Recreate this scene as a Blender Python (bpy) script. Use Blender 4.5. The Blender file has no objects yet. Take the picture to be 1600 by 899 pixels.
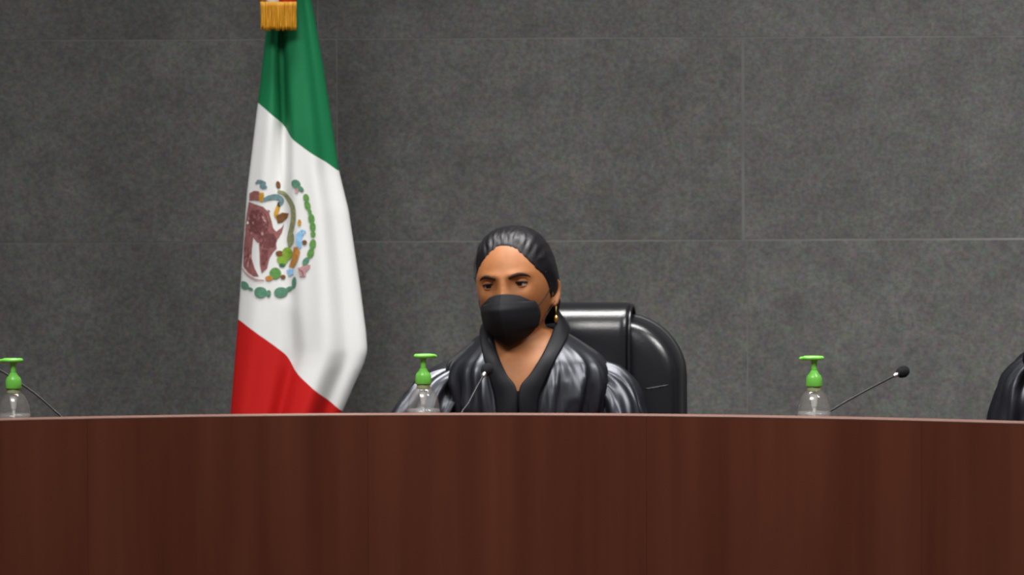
import bpy, bmesh, math, random
import numpy as np
from mathutils import Vector, Matrix, noise
from mathutils.bvhtree import BVHTree

random.seed(7)
sc = bpy.context.scene
COL = sc.collection
R = math.radians
PI = math.pi

# ------------------------------------------------------------------ camera
FPX, CAM_H, ROLL = 7200.0, 1.556, R(0.25)
PITCH = math.atan(299.5 / FPX)
cam_d = bpy.data.cameras.new('camera')
cam = bpy.data.objects.new('camera', cam_d)
COL.objects.link(cam)
cam_d.sensor_width = 36.0
cam_d.lens = FPX / 1600 * 36.0
cam_d.clip_end = 100
cam_d.dof.use_dof = True
cam_d.dof.focus_distance = 7.2
cam_d.dof.aperture_fstop = cam_d.lens / 1000 / 0.011
CAM_ROT = Matrix.Rotation(PI / 2 - PITCH, 3, 'X') @ Matrix.Rotation(-ROLL, 3, 'Z')
cam.matrix_world = Matrix.Translation((0, 0, CAM_H)) @ CAM_ROT.to_4x4()
sc.camera = cam


def at(px, py, Y):
    """world point on the vertical plane y = Y seen at photo pixel (px, py)"""
    d = CAM_ROT @ Vector(((px - 800) / FPX, -(py - 449.5) / FPX, -1))
    return Vector((0, 0, CAM_H)) + d * (Y / d.y)


# ------------------------------------------------------------------ light
world = bpy.data.worlds.new('room_ambient')
sc.world = world
world.use_nodes = True
bg = world.node_tree.nodes['Background']
bg.inputs[0].default_value = (0.93, 0.97, 1.0, 1)
bg.inputs[1].default_value = 0.13


def area(name, loc, target, sx, sy, watts, spread=180, col=(1, 0.985, 0.96)):
    l = bpy.data.lights.new(name, 'AREA')
    l.shape = 'RECTANGLE'
    l.size, l.size_y, l.energy, l.color = sx, sy, watts, col
    l.spread = R(spread)
    o = bpy.data.objects.new(name, l)
    COL.objects.link(o)
    o.location = loc
    o.rotation_euler = (Vector(target) - Vector(loc)).to_track_quat('-Z', 'Y').to_euler()
    return o


area('ceiling_lamp_over_bench', (0.1, 8.80, 3.6), (0.1, 8.80, 0.9), 2.4, 0.6, 32, 68)
area('ceiling_lamp_over_hall', (-1.1, 5.7, 4.2), (0.2, 9.2, 0.6), 2.2, 1.0, 58, 120)
area('ceiling_lamp_over_right_seats', (2.2, 7.2, 3.6), (1.5, 10.1, 0.55), 1.0, 0.6, 25, 75)

sc.view_settings.view_transform = 'Standard'
sc.view_settings.look = 'None'
sc.view_settings.gamma = 1
sc.view_settings.exposure = 0.07
sc.view_settings.use_curve_mapping = False


# ------------------------------------------------------------------ materials
def srgb(r, g, b):
    f = lambda c: (c / 255 / 12.92) if c <= 10 else ((c / 255 + 0.055) / 1.055) ** 2.4
    return (f(r), f(g), f(b), 1)


def mat(name, col, rough=0.5, spec=0.5, noise_scale=None, col2=None, bump=0.0, bump_scale=200,
        stretch=None, metallic=0.0, sheen=0.0, coat=0.0, trans=0.0, detail=6, sss=0.0):
    m = bpy.data.materials.new(name)
    m.use_nodes = True
    nt = m.node_tree
    b = nt.nodes['Principled BSDF']
    b.inputs['Base Color'].default_value = col
    b.inputs['Roughness'].default_value = rough
    b.inputs['Specular IOR Level'].default_value = spec
    b.inputs['Metallic'].default_value = metallic
    b.inputs['Sheen Weight'].default_value = sheen
    b.inputs['Coat Weight'].default_value = coat
    b.inputs['Transmission Weight'].default_value = trans
    if sss:
        b.inputs['Subsurface Weight'].default_value = sss
        b.inputs['Subsurface Radius'].default_value = (0.012, 0.004, 0.002)
        b.inputs['Subsurface Scale'].default_value = 0.5
    tc = nt.nodes.new('ShaderNodeTexCoord')
    mp = nt.nodes.new('ShaderNodeMapping')
    nt.links.new(tc.outputs['Object'], mp.inputs[0])
    if stretch:
        mp.inputs['Scale'].default_value = stretch
    if noise_scale:
        n = nt.nodes.new('ShaderNodeTexNoise')
        n.inputs['Scale'].default_value = noise_scale
        n.inputs['Detail'].default_value = detail
        nt.links.new(mp.outputs[0], n.inputs[0])
        rp = nt.nodes.new('ShaderNodeValToRGB')
        rp.color_ramp.elements[0].position = 0.32
        rp.color_ramp.elements[1].position = 0.68
        rp.color_ramp.elements[0].color = col
        rp.color_ramp.elements[1].color = col2 or col
        nt.links.new(n.outputs[0], rp.inputs[0])
        nt.links.new(rp.outputs[0], b.inputs['Base Color'])
    if bump:
        n2 = nt.nodes.new('ShaderNodeTexNoise')
        n2.inputs['Scale'].default_value = bump_scale
        n2.inputs['Detail'].default_value = 4
        nt.links.new(mp.outputs[0], n2.inputs[0])
        bp = nt.nodes.new('ShaderNodeBump')
        bp.inputs['Strength'].default_value = bump
        bp.inputs['Distance'].default_value = 0.002
        nt.links.new(n2.outputs[0], bp.inputs['Height'])
        nt.links.new(bp.outputs[0], b.inputs['Normal'])
    return m


def stone_material():
    m = bpy.data.materials.new('dark_grey_stone')
    m.use_nodes = True
    nt = m.node_tree
    N, L = nt.nodes, nt.links
    b = N['Principled BSDF']
    b.inputs['Roughness'].default_value = 0.62
    b.inputs['Specular IOR Level'].default_value = 0.35
    geo = N.new('ShaderNodeNewGeometry')
    oi = N.new('ShaderNodeObjectInfo')
    add = N.new('ShaderNodeVectorMath')
    add.operation = 'ADD'
    mul = N.new('ShaderNodeVectorMath')
    mul.operation = 'SCALE'
    mul.inputs[0].default_value = (3.1, 1.7, 5.3)
    L.new(oi.outputs['Random'], mul.inputs['Scale'])
    L.new(geo.outputs['Position'], add.inputs[0])
    L.new(mul.outputs[0], add.inputs[1])

    def nz(scale, det, rough=0.6):
        n = N.new('ShaderNodeTexNoise')
        n.inputs['Scale'].default_value = scale
        n.inputs['Detail'].default_value = det
        n.inputs['Roughness'].default_value = rough
        L.new(add.outputs[0], n.inputs[0])
        return n
    big, mid, fine, tint = nz(2.6, 5, 0.7), nz(14, 4), nz(105, 2, 0.8), nz(62, 2, 0.7)
    rp = N.new('ShaderNodeValToRGB')
    e = rp.color_ramp.elements
    e[0].position, e[0].color = 0.25, (0.066, 0.065, 0.0620, 1)
    e[1].position, e[1].color = 0.78, (0.108, 0.106, 0.101, 1)
    L.new(big.outputs[0], rp.inputs[0])

    def ramp(src, p0, c0, p1, c1):
        r = N.new('ShaderNodeValToRGB')
        r.color_ramp.elements[0].position, r.color_ramp.elements[0].color = p0, c0
        r.color_ramp.elements[1].position, r.color_ramp.elements[1].color = p1, c1
        L.new(src, r.inputs[0])
        return r.outputs[0]

    def mult(a, c):
        x = N.new('ShaderNodeMix')
        x.data_type, x.blend_type = 'RGBA', 'MULTIPLY'
        x.inputs[0].default_value = 1
        L.new(a, x.inputs[6])
        L.new(c, x.inputs[7])
        return x.outputs[2]
    c = mult(rp.outputs[0], ramp(mid.outputs[0], 0.3, (0.86, 0.86, 0.86, 1), 0.7, (1.14, 1.14, 1.14, 1)))
    c = mult(c, ramp(fine.outputs[0], 0.3, (0.72, 0.72, 0.72, 1), 0.7, (1.28, 1.28, 1.28, 1)))
    # faint coloured mineral grain
    t = N.new('ShaderNodeMix')
    t.data_type, t.blend_type = 'RGBA', 'MIX'
    t.inputs[0].default_value = 0.10
    hs = N.new('ShaderNodeMix')
    hs.data_type, hs.blend_type = 'RGBA', 'MULTIPLY'
    hs.inputs[0].default_value = 1
    L.new(c, hs.inputs[6])
    sc3 = N.new('ShaderNodeVectorMath')
    sc3.operation = 'SCALE'
    sc3.inputs['Scale'].default_value = 2.0
    L.new(tint.outputs['Color'], sc3.inputs[0])
    L.new(sc3.outputs[0], hs.inputs[7])
    t.inputs[0].default_value = 0.32
    L.new(c, t.inputs[6])
    L.new(hs.outputs[2], t.inputs[7])
    L.new(t.outputs[2], b.inputs['Base Color'])
    bp = N.new('ShaderNodeBump')
    bp.inputs['Strength'].default_value = 0.25
    bp.inputs['Distance'].default_value = 0.002
    L.new(fine.outputs[0], bp.inputs['Height'])
    L.new(bp.outputs[0], b.inputs['Normal'])
    return m


def clear_material(name, tint=(0.97, 0.98, 0.97), gloss=0.06, edge=0.5, milky=0.06):
    """thin clear plastic: see-through with a facing-dependent gloss"""
    m = bpy.data.materials.new(name)
    m.use_nodes = True
    nt = m.node_tree
    N, L = nt.nodes, nt.links
    for n in list(N):
        N.remove(n)
    out = N.new('ShaderNodeOutputMaterial')
    tr = N.new('ShaderNodeBsdfTransparent')
    tr.inputs[0].default_value = (*tint, 1)
    gl = N.new('ShaderNodeBsdfGlossy')
    gl.inputs['Roughness'].default_value = 0.08
    lw = N.new('ShaderNodeLayerWeight')
    lw.inputs[0].default_value = 0.5
    pw = N.new('ShaderNodeMath')
    pw.operation = 'POWER'
    pw.inputs[1].default_value = 2.6
    L.new(lw.outputs['Facing'], pw.inputs[0])
    fr = N.new('ShaderNodeMath')
    fr.operation = 'MULTIPLY_ADD'
    fr.inputs[1].default_value = edge
    fr.inputs[2].default_value = gloss
    L.new(pw.outputs[0], fr.inputs[0])
    df = N.new('ShaderNodeBsdfDiffuse')
    df.inputs[0].default_value = (0.8, 0.78, 0.76, 1)
    mk = N.new('ShaderNodeMixShader')
    mk.inputs[0].default_value = milky
    L.new(tr.outputs[0], mk.inputs[1])
    L.new(df.outputs[0], mk.inputs[2])
    mx = N.new('ShaderNodeMixShader')
    L.new(fr.outputs[0], mx.inputs[0])
    L.new(mk.outputs[0], mx.inputs[1])
    L.new(gl.outputs[0], mx.inputs[2])
    L.new(mx.outputs[0], out.inputs[0])
    return m


M = {}
M['stone'] = stone_material()
M['mortar'] = mat('pale_mortar', (0.11, 0.107, 0.103, 1), 0.9, 0.2, 3.0, (0.20, 0.195, 0.185, 1))
M['floor'] = mat('grey_carpet', (0.05, 0.05, 0.055, 1), 0.95, 0.1, 40, (0.07, 0.07, 0.075, 1))
M['wood'] = mat('dark_red_wood', (0.094, 0.0225, 0.0110, 1), 0.5, 0.16, 9.0, (0.134, 0.0365, 0.0180, 1), 0.08, 90,
                stretch=(1.6, 1.6, 0.10))
M['wood_top_lit'] = mat('lit_tone_wood_edge', (0.20, 0.095, 0.07, 1), 0.38, 0.6, 30, (0.26, 0.13, 0.10, 1), stretch=(0.2, 1, 1))  # overhead light on the top edge, put in as a paler wood colour
M['satin'] = mat('black_satin', (0.007, 0.007, 0.010, 1), 0.34, 0.75, bump=0.05, bump_scale=60)
M['satin'].node_tree.nodes['Principled BSDF'].inputs['Specular Tint'].default_value = (0.86, 0.90, 1.0, 1)
M['satin_matte'] = mat('black_collar_cloth', (0.006, 0.006, 0.008, 1), 0.55, 0.14, bump=0.1, bump_scale=300)
M['leather'] = mat('black_leather', (0.008, 0.008, 0.010, 1), 0.24, 0.5, bump=0.12, bump_scale=350)
M['plastic'] = mat('black_plastic', (0.010, 0.010, 0.011, 1), 0.5, 0.35)
M['foam'] = mat('black_foam', (0.010, 0.010, 0.012, 1), 0.95, 0.2, bump=0.8, bump_scale=900)
M['chrome'] = mat('chrome', (0.75, 0.75, 0.76, 1), 0.2, 0.5, metallic=1)
M['skin'] = mat('brown_skin', (0.29, 0.108, 0.036, 1), 0.55, 0.35, 35, (0.35, 0.138, 0.049, 1), 0.06, 400, sss=0.15)
M['ear'] = M['skin']
M['hair'] = mat('black_hair', (0.006, 0.005, 0.007, 1), 0.44, 0.32, bump=0.35, bump_scale=120, stretch=(6, 0.6, 1))
M['brow'] = mat('dark_brow', (0.030, 0.016, 0.010, 1), 0.8, 0.2)
M['mask'] = mat('black_mask', (0.006, 0.006, 0.008, 1), 0.8, 0.25, bump=0.25, bump_scale=700)
M['eye_white'] = mat('eye_white', (0.45, 0.40, 0.36, 1), 0.25, 0.5)
M['iris'] = mat('dark_iris', (0.012, 0.007, 0.005, 1), 0.2, 0.5)
M['gold'] = mat('gold_metal', (0.75, 0.48, 0.16, 1), 0.3, 0.5, metallic=1)
M['fringe'] = mat('gold_thread', srgb(206, 146, 24), 0.5, 0.5, 200, srgb(176, 118, 8), stretch=(1, 1, 0.1))
M['flag_green'] = mat('green_flag_cloth', (0.010, 0.165, 0.062, 1), 0.6, 0.18, bump=0.1, bump_scale=900)
M['flag_white'] = mat('white_flag_cloth', (0.78, 0.78, 0.765, 1), 0.55, 0.3, bump=0.1, bump_scale=900)
M['flag_red'] = mat('red_flag_cloth', (0.52, 0.012, 0.011, 1), 0.6, 0.18, bump=0.1, bump_scale=900)
M['green_plastic'] = mat('lime_green_plastic', (0.19, 0.62, 0.085, 1), 0.3, 0.5, sss=0.3)
M['clear'] = clear_material('clear_plastic')
M['gel'] = clear_material('clear_gel', (0.95, 0.94, 0.94), milky=0.2)
M['tube'] = mat('milky_plastic', (0.7, 0.72, 0.7, 1), 0.3, 0.5)
M['neck_plastic'] = mat('pale_green_plastic', (0.36, 0.42, 0.20, 1), 0.35, 0.5)
M['ribbon_white'] = mat('white_ribbon', (0.75, 0.73, 0.70, 1), 0.4, 0.4)
M['ribbon_red'] = mat('red_ribbon', (0.55, 0.03, 0.01, 1), 0.4, 0.4)
for nm, c in dict(maroon=(100, 60, 60), plum=(130, 84, 82), brown=(104, 70, 40), ochre=(176, 132, 44),
                  slate=(96, 122, 126), teal=(80, 122, 100), leaf=(88, 132, 70), lime=(116, 146, 52),
                  orange=(168, 116, 60), sky=(130, 172, 206), pinkgrey=(168, 130, 132), dark=(60, 56, 52),
                  olive=(126, 130, 96), darkgreen=(48, 98, 62)).items():
    M['e_' + nm] = mat('emblem_' + nm + '_print', srgb(*c), 0.6, 0.2, 160, tuple(min(1, v * 1.5) for v in srgb(*c)[:3]) + (1,))


# ------------------------------------------------------------------ helpers
def wl(o):
    v = Vector()
    while o:
        v += o.location
        o = o.parent
    return v


def put(name, verts, faces, material, parent=None, smooth=True, local=False, mats=None, fmat=None):
    """links ONE mesh object; verts in world space unless local (then in the parent's frame)"""
    me = bpy.data.meshes.new(name)
    off = Vector() if (local or parent is None) else wl(parent)
    me.from_pydata([tuple(Vector(v) - off) for v in verts], [], faces)
    for m in (mats or [material]):
        me.materials.append(m)
    if fmat:
        me.polygons.foreach_set('material_index', fmat)
    if smooth:
        me.polygons.foreach_set('use_smooth', [True] * len(me.polygons))
    me.update()
    o = bpy.data.objects.new(name, me)
    COL.objects.link(o)
    o.parent = parent
    return o


def put_bm(name, bm, material, parent=None, smooth=False):
    me = bpy.data.meshes.new(name)
    bmesh.ops.recalc_face_normals(bm, faces=bm.faces)
    bm.to_mesh(me)
    bm.free()
    me.materials.append(material)
    if smooth:
        me.polygons.foreach_set('use_smooth', [True] * len(me.polygons))
    o = bpy.data.objects.new(name, me)
    COL.objects.link(o)
    o.parent = parent
    return o


def tag(o, label, cat, group=None):
    o['label'] = label
    o['category'] = cat
    if group:
        o['group'] = group
    return o


def struct(o):
    o['kind'] = 'structure'
    return o


def empty(name, loc, rz=0.0):
    o = bpy.data.objects.new(name, None)
    o.empty_display_size = 0.1
    COL.objects.link(o)
    o.location = loc
    o.rotation_euler = (0, 0, rz)
    return o


def mod_subsurf(o, n=1):
    m = o.modifiers.new('subdivision', 'SUBSURF')
    m.levels = m.render_levels = n
    return o


def mod_solid(o, t, off=-1):
    m = o.modifiers.new('solidify', 'SOLIDIFY')
    m.thickness = t
    m.offset = off
    return o


def loft(rings, cap0=True, cap1=True, closed=True):
    """rings: lists of equal length -> verts, faces"""
    n = len(rings[0])
    verts = [v for r in rings for v in r]
    faces = []
    for i in range(len(rings) - 1):
        for j in range(n if closed else n - 1):
            k = (j + 1) % n
            faces.append((i * n + j, i * n + k, (i + 1) * n + k, (i + 1) * n + j))
    if cap0:
        c = sum((Vector(v) for v in rings[0]), Vector()) / n
        verts.append(tuple(c))
        ci = len(verts) - 1
        for j in range(n):
            faces.append((ci, (j + 1) % n, j))
    if cap1:
        c = sum((Vector(v) for v in rings[-1]), Vector()) / n
        verts.append(tuple(c))
        ci = len(verts) - 1
        b = (len(rings) - 1) * n
        for j in range(n):
            faces.append((ci, b + j, b + (j + 1) % n))
    return verts, faces


def catmull(pts, n):
    """smooth samples through pts (tuples of any length)"""
    P = [np.array(p, float) for p in pts]
    P = [2 * P[0] - P[1]] + P + [2 * P[-1] - P[-2]]
    out = []
    segs = len(P) - 3
    for i in range(n):
        t = i / (n - 1) * segs
        k = min(int(t), segs - 1)
        u = t - k
        a, b, c, d = P[k:k + 4]
        out.append(0.5 * ((2 * b) + (c - a) * u + (2 * a - 5 * b + 4 * c - d) * u * u + (3 * b - a - 3 * c + d) * u ** 3))
    return out


def tube(path, nseg=16, samples=None, ripple=None):
    """path: (x,y,z,r) points -> closed tube verts, faces; ripple(t, phi) adds to the radius"""
    s = catmull(path, samples or len(path) * 5)
    P = [Vector(p[:3]) for p in s]
    rings = []
    up = Vector((0, 0, 1))
    d0 = (P[1] - P[0]).normalized()
    nrm = d0.orthogonal().normalized()
    for i, p in enumerate(P):
        d = (P[min(i + 1, len(P) - 1)] - P[max(i - 1, 0)]).normalized()
        nrm = (nrm - d * nrm.dot(d)).normalized()
        bi = d.cross(nrm)
        t = i / (len(P) - 1)
        ring = []
        for j in range(nseg):
            a = 2 * PI * j / nseg
            r = s[i][3] + (ripple(t, a) if ripple else 0)
            ring.append(tuple(p + (nrm * math.cos(a) + bi * math.sin(a)) * r))
        rings.append(ring)
    return loft(rings)


def lathe(profile, n=32, cap0=True, cap1=True, centre=(0, 0, 0)):
    cx, cy, cz = centre
    rings = [[(cx + r * math.cos(2 * PI * j / n), cy + r * math.sin(2 * PI * j / n), cz + z) for j in range(n)]
             for r, z in profile]
    return loft(rings, cap0, cap1)


def merge(*vf):
    V, F = [], []
    for v, f in vf:
        b = len(V)
        V += list(v)
        F += [tuple(i + b for i in q) for q in f]
    return V, F


def ellipsoid(c, r, rot=None, nu=20, nv=12):
    rings = []
    for i in range(1, nv):
        ph = -PI / 2 + PI * i / nv
        ring = []
        for j in range(nu):
            a = 2 * PI * j / nu
            v = Vector((r[0] * math.cos(ph) * math.cos(a), r[1] * math.cos(ph) * math.sin(a), r[2] * math.sin(ph)))
            if rot:
                v = rot @ v
            ring.append(tuple(Vector(c) + v))
        rings.append(ring)
    return loft(rings)


def box_bm(x0, x1, y0, y1, z0, z1, bevel=0.0, seg=2):
    bm = bmesh.new()
    bmesh.ops.create_cube(bm, size=1)
    for v in bm.verts:
        v.co = Vector(((x0 + x1) / 2 + v.co.x * (x1 - x0), (y0 + y1) / 2 + v.co.y * (y1 - y0), (z0 + z1) / 2 + v.co.z * (z1 - z0)))
    if bevel:
        bmesh.ops.bevel(bm, geom=bm.edges[:], offset=bevel, segments=seg, affect='EDGES', profile=0.5)
    return bm


def lerp(a, b, t):
    return a + (b - a) * t


def interp(x, pts):
    return float(np.interp(x, [p[0] for p in pts], [p[1] for p in pts]))


def smoothstep(a, b, x):
    t = max(0.0, min(1.0, (x - a) / (b - a)))
    return t * t * (3 - 2 * t)


# ------------------------------------------------------------------ the room
WALL_Y = 10.10
bm = box_bm(-5, 5, 3.0, WALL_Y + 0.06, -0.05, 0.0)
struct(put_bm('floor', bm, M['floor']))
wall = put_bm('wall_back', box_bm(-5, 5, WALL_Y - 0.0007, WALL_Y + 0.20, 0.0, 4.2), M['mortar'])
struct(wall)
# stone slabs of the back wall, each one a part
cx0 = at(527, 200, WALL_Y).x
cx1 = at(1161, 260, WALL_Y).x
sw = cx1 - cx0
zj1 = at(800, 377, WALL_Y).z
zj0 = at(800, 60, WALL_Y).z
sh = zj0 - zj1
zb = zj1 - 2 * sh
rows = [(0.0, zb)] + [(zb + i * sh, zb + (i + 1) * sh) for i in range(6)]
shift = {4: at(1131, 40, WALL_Y).x - cx1}
for ri, (z0, z1) in enumerate(rows):
    dx = shift.get(ri, 0.0)
    if ri == 2:
        dx = 0.009
    for c in range(-3, 4):
        x0, x1 = cx0 + c * sw + dx, cx0 + (c + 1) * sw + dx
        g = 0.0011
        gl = 0.0036 if (c == 1 and ri == 3) else g
        gr = 0.0030 if (c == 0 and ri == 3) else g
        gb = 0.0022 if (c == 1 and ri == 3) else g
        gt = 0.0017 if (c == 1 and ri == 2) else g
        proud = random.uniform(0, 0.0008)
        put_bm('stone_slab', box_bm(x0 + gl, x1 - gr, WALL_Y - 0.001 - proud, WALL_Y + 0.03, z0 + gb, z1 - gt, 0.0003, 1), M['stone'], wall)

# ------------------------------------------------------------------ the bench
BC = Vector((-0.25, 5.872, 0))
BR = 2.435
LEDGE_Z = CAM_H - 498 * 8.3 / FPX
WORK_Z = 0.86


def arc(r, a, z):
    return (BC.x + r * math.sin(a), BC.y + r * math.cos(a), z)


def arc_box(r0, r1, z0, z1, a0, a1, n):
    """curved box between two radii"""
    rings = []
    for i in range(n + 1):
        a = lerp(a0, a1, i / n)
        rings.append([arc(r0, a, z0), arc(r1, a, z0), arc(r1, a, z1), arc(r0, a, z1)])
    v, f = [x for r in rings for x in r], []
    for i in range(n):
        for j in range(4):
            k = (j + 1) % 4
            f.append((i * 4 + j, i * 4 + k, i * 4 + 4 + k, i * 4 + 4 + j))
    f += [(3, 2, 1, 0), (n * 4, n * 4 + 1, n * 4 + 2, n * 4 + 3)]
    return v, f


def ang_of(px, py=760):
    p = at(px, py, 8.25)
    d = p / p.y
    # intersect the horizontal ray x = k*y with the circle
    k = p.x / p.y
    A = 1 + k * k
    B = -2 * (k * BC.x + BC.y)
    C = BC.x ** 2 + BC.y ** 2 - BR ** 2
    y = (-B + math.sqrt(B * B - 4 * A * C)) / (2 * A)
    return math.atan2(k * y - BC.x, y - BC.y)


A0, A1 = R(-42), R(52)
bench = empty('curved_bench', arc(BR + 0.3, 0.1, 0))
tag(bench, 'long curved dark red wooden bench spanning the whole foreground', 'bench')


def bpart(name, vf, m, bev=0.0):
    o = put(name, vf[0], vf[1], m, bench, smooth=False)
    if bev:
        mm = o.modifiers.new('bevel', 'BEVEL')
        mm.width, mm.segments, mm.limit_method = bev, 2, 'ANGLE'
        mm.angle_limit = R(50)
    return o


j1, j2 = ang_of(1010), ang_of(1440)
step = j2 - j1
cuts = [A0] + [j1 + k * step for k in range(-8, 8) if A0 + 0.03 < j1 + k * step < A1 - 0.03] + [A1]
for a, b in zip(cuts[:-1], cuts[1:]):
    g = 0.00012 / BR
    bpart('front_panel', arc_box(BR, BR + 0.02, 0.08, LEDGE_Z - 0.0035, a + g, b - g, 10), M['wood'], 0.0002)
bpart('plinth', arc_box(BR + 0.03, BR + 0.06, 0.0, 0.082, A0, A1, 80), M['plastic'])
bpart('carcass', arc_box(BR + 0.0205, BR + 0.042, 0.08, LEDGE_Z - 0.0035, A0, A1, 90), M['wood'])
bpart('top_rail', arc_box(BR - 0.0004, BR + 0.042, LEDGE_Z - 0.0033, LEDGE_Z, A0, A1, 140), M['wood_top_lit'], 0.001)
bpart('worktop', arc_box(BR + 0.0425, BR + 0.52, WORK_Z - 0.03, WORK_Z, A0, A1, 90), M['wood'], 0.003)
for a in (A0, A1, j1 - 2 * step + 0.08, j1 - step * 0.2, j1 + step * 2.2):
    bpart('support_panel', arc_box(BR + 0.043, BR + 0.44, 0.0, WORK_Z - 0.0305, a - 0.005, a + 0.005, 1), M['wood'])


# ------------------------------------------------------------------ flag
FY = 9.72
XL = [(-300, 446), (-120, 432), (48, 416), (160, 403), (300, 386), (500, 372), (648, 360), (800, 350)]
XR = [(-300, 468), (-120, 476), (0, 487), (100, 505), (200, 520), (268, 530), (330, 545), (450, 563), (520, 572),
      (548, 574), (570, 568), (600, 554), (643, 535), (720, 512), (800, 500)]
GW = [(0.0, 160), (0.14, 172), (0.34, 191), (0.42, 203), (0.48, 216), (0.69, 237), (0.88, 254), (1.0, 268)]
WR = [(0.0, 498), (0.12, 514), (0.30, 539), (0.41, 556), (0.46, 573), (0.54, 587), (0.70, 608), (1.0, 643)]


def flag_depth(s, y, back=False):
    """offset of the cloth from the flag's mid plane (negative is towards the hall)"""
    w = max(0.0, 1 - (2 * s - 1) ** 2) ** 0.5
    amp = interp(y, [(-300, 0.4), (0, 0.62), (200, 0.9), (500, 1.0), (800, 1.0)])
    if back:
        return w * (0.05 + 0.012 * math.cos(s * 17)) * amp
    sv = interp(y, [(-300, 0.33), (60, 0.30), (190, 0.38), (560, 0.44), (800, 0.45)])
    k = interp(y, [(-300, 1.0), (60, 1.2), (190, 1.0), (300, 0.42), (480, 0.40), (560, 0.75), (800, 0.9)])
    u = s - sv
    wid = 0.085 if u < 0 else 0.065
    valley = 0.040 * k * math.exp(-(u / wid) ** 2)
    ridge = -0.016 * math.exp(-((s - 0.66) / 0.16) ** 2) + 0.007 * math.exp(-((s - 0.84) / 0.06) ** 2)
    small = 0.005 * math.sin(s * 21 + y * 0.004) * smoothstep(0, 300, y)
    return min((-w * 0.048 + (valley + ridge + small) * min(1, w * 1.3)) * amp, -0.006 * w)


def flag_pt(s, y, back=False, lift=0.0):
    x = lerp(interp(y, XL), interp(y, XR), s)
    p = at(x, y, FY)
    p.y += flag_depth(s, y, back) - lift
    return p


froot = empty('ceremonial_flag', (at(440, 300, FY).x, FY, 0))
tag(froot, 'green, white and red flag with eagle emblem, hanging on a pole by the wall', 'flag')


def flag_band(name, top, bot, m, nrow):
    nf, nb = 72, 36
    S = [(0.5 - 0.5 * math.cos(PI * i / nf), False) for i in range(nf)] + \
        [(0.5 + 0.5 * math.cos(PI * i / nb), True) for i in range(nb)]
    rings = []
    for r in range(nrow + 1):
        t = r / nrow
        rings.append([tuple(flag_pt(s, lerp(top(s), bot(s), t), bk)) for s, bk in S])
    v, f = loft(rings, False, False)
    return put(name, v, f, m, froot)


def sm(tab):
    tt = [(s, np.mean([interp(min(1, max(0, s + d)), tab) for d in (-0.03, -0.015, 0, 0.015, 0.03)])) for s in np.linspace(0, 1, 81)]
    return lambda s: interp(s, tt)


gw, wr = sm(GW), sm(WR)
flag_band('green_band', lambda s: -300, gw, M['flag_green'], 50)
white_band = flag_band('white_band', gw, wr, M['flag_white'], 50)
flag_band('red_band', wr, lambda s: 800, M['flag_red'], 40)

# pole, finial and foot
ptop = at(452, -300, FY)
pole_x = ptop.x
v, f = tube([(pole_x - 0.035, FY + 0.012, 0.05, 0.011), (pole_x - 0.018, FY + 0.012, 1.0, 0.011), (pole_x, FY + 0.008, ptop.z + 0.06, 0.010)], 16)
put('pole', v, f, mat('varnished_pole', (0.16, 0.07, 0.03, 1), 0.3, 0.5), froot)
v, f = lathe([(0.15, 0.0), (0.152, 0.012), (0.12, 0.03), (0.05, 0.045), (0.028, 0.07), (0.022, 0.12)], 36,
             centre=(pole_x - 0.035, FY, 0))
put('pole_foot', v, f, M['gold'], froot)
v, f = lathe([(0.016, 0), (0.024, 0.012), (0.016, 0.026), (0.010, 0.04), (0.034, 0.08), (0.026, 0.12), (0.002, 0.2)], 20,
             centre=(pole_x, FY, ptop.z + 0.05))
put('finial', v, f, M['gold'], froot)

# tricolour bow tail with a gold fringe, hanging in front of the cloth


def ribbon(name, x0, x1, y0, y1, m, dy, parent=froot):
    n, k = 14, 6
    rows_ = []
    for i in range(n + 1):
        y = lerp(y0, y1, i / n)
        row = []
        for j in range(k + 1):
            p = at(lerp(x0, x1, j / k), y, FY)
            p.y += dy - 0.006 * math.sin(j / k * PI) - 0.004 * math.sin(i * 0.9)
            row.append(tuple(p))
        rows_.append(row)
    v, f = loft(rows_, False, False, False)
    o = put(name, v, f, m, parent)
    mod_solid(o, 0.0015)
    return o


ribbon('ribbon_edge', 407, 419, -230, 3, M['fringe'], -0.064)
ribbon('white_ribbon', 418, 440, -230, 9, M['ribbon_white'], -0.066)
ribbon('red_ribbon', 439, 465, -230, 7, M['ribbon_red'], -0.068)
V, F = [], []
for i in range(46):
    x = lerp(411.5, 464.5, i / 45)
    dd = -0.070 - 0.006 * math.sin(i / 45 * PI) - random.uniform(0, 0.003)
    bot = 48 + random.uniform(-2.0, 1.5) - (2 if i < 2 else 0)
    pts = []
    for q, yy in enumerate((4, 20, 34, bot)):
        p = at(x + random.uniform(-0.5, 0.5), yy, FY)
        pts.append((p.x, p.y + dd + 0.002 * math.sin(i * 2.3 + q), p.z, 0.0021 if q < 3 else 0.0015))
    V, F = merge((V, F), tube(pts, 6, 8))
fr = put('gold_fringe', V, F, M['fringe'], froot)
fr['kind'] = 'stuff'
kp = at(447, -235, FY)
v, f = ellipsoid((kp.x, kp.y - 0.06, kp.z), (0.045, 0.03, 0.03))
put('bow_knot', v, f, M['ribbon_white'], froot)
for s_, m_ in ((-1, 'flag_green'), (1, 'ribbon_red')):
    v, f = ellipsoid((kp.x + s_ * 0.085, kp.y - 0.06, kp.z + 0.02), (0.065, 0.022, 0.042), Matrix.Rotation(-s_ * 0.3, 3, 'Y'))
    put('bow_loop', v, f, M[m_], froot)

# the emblem printed on the white band: thin pieces that follow the cloth
emb = []


def cr(pts):
    return [(340 + x / 3.908, 260 + y / 3.908) for x, y in pts]


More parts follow.
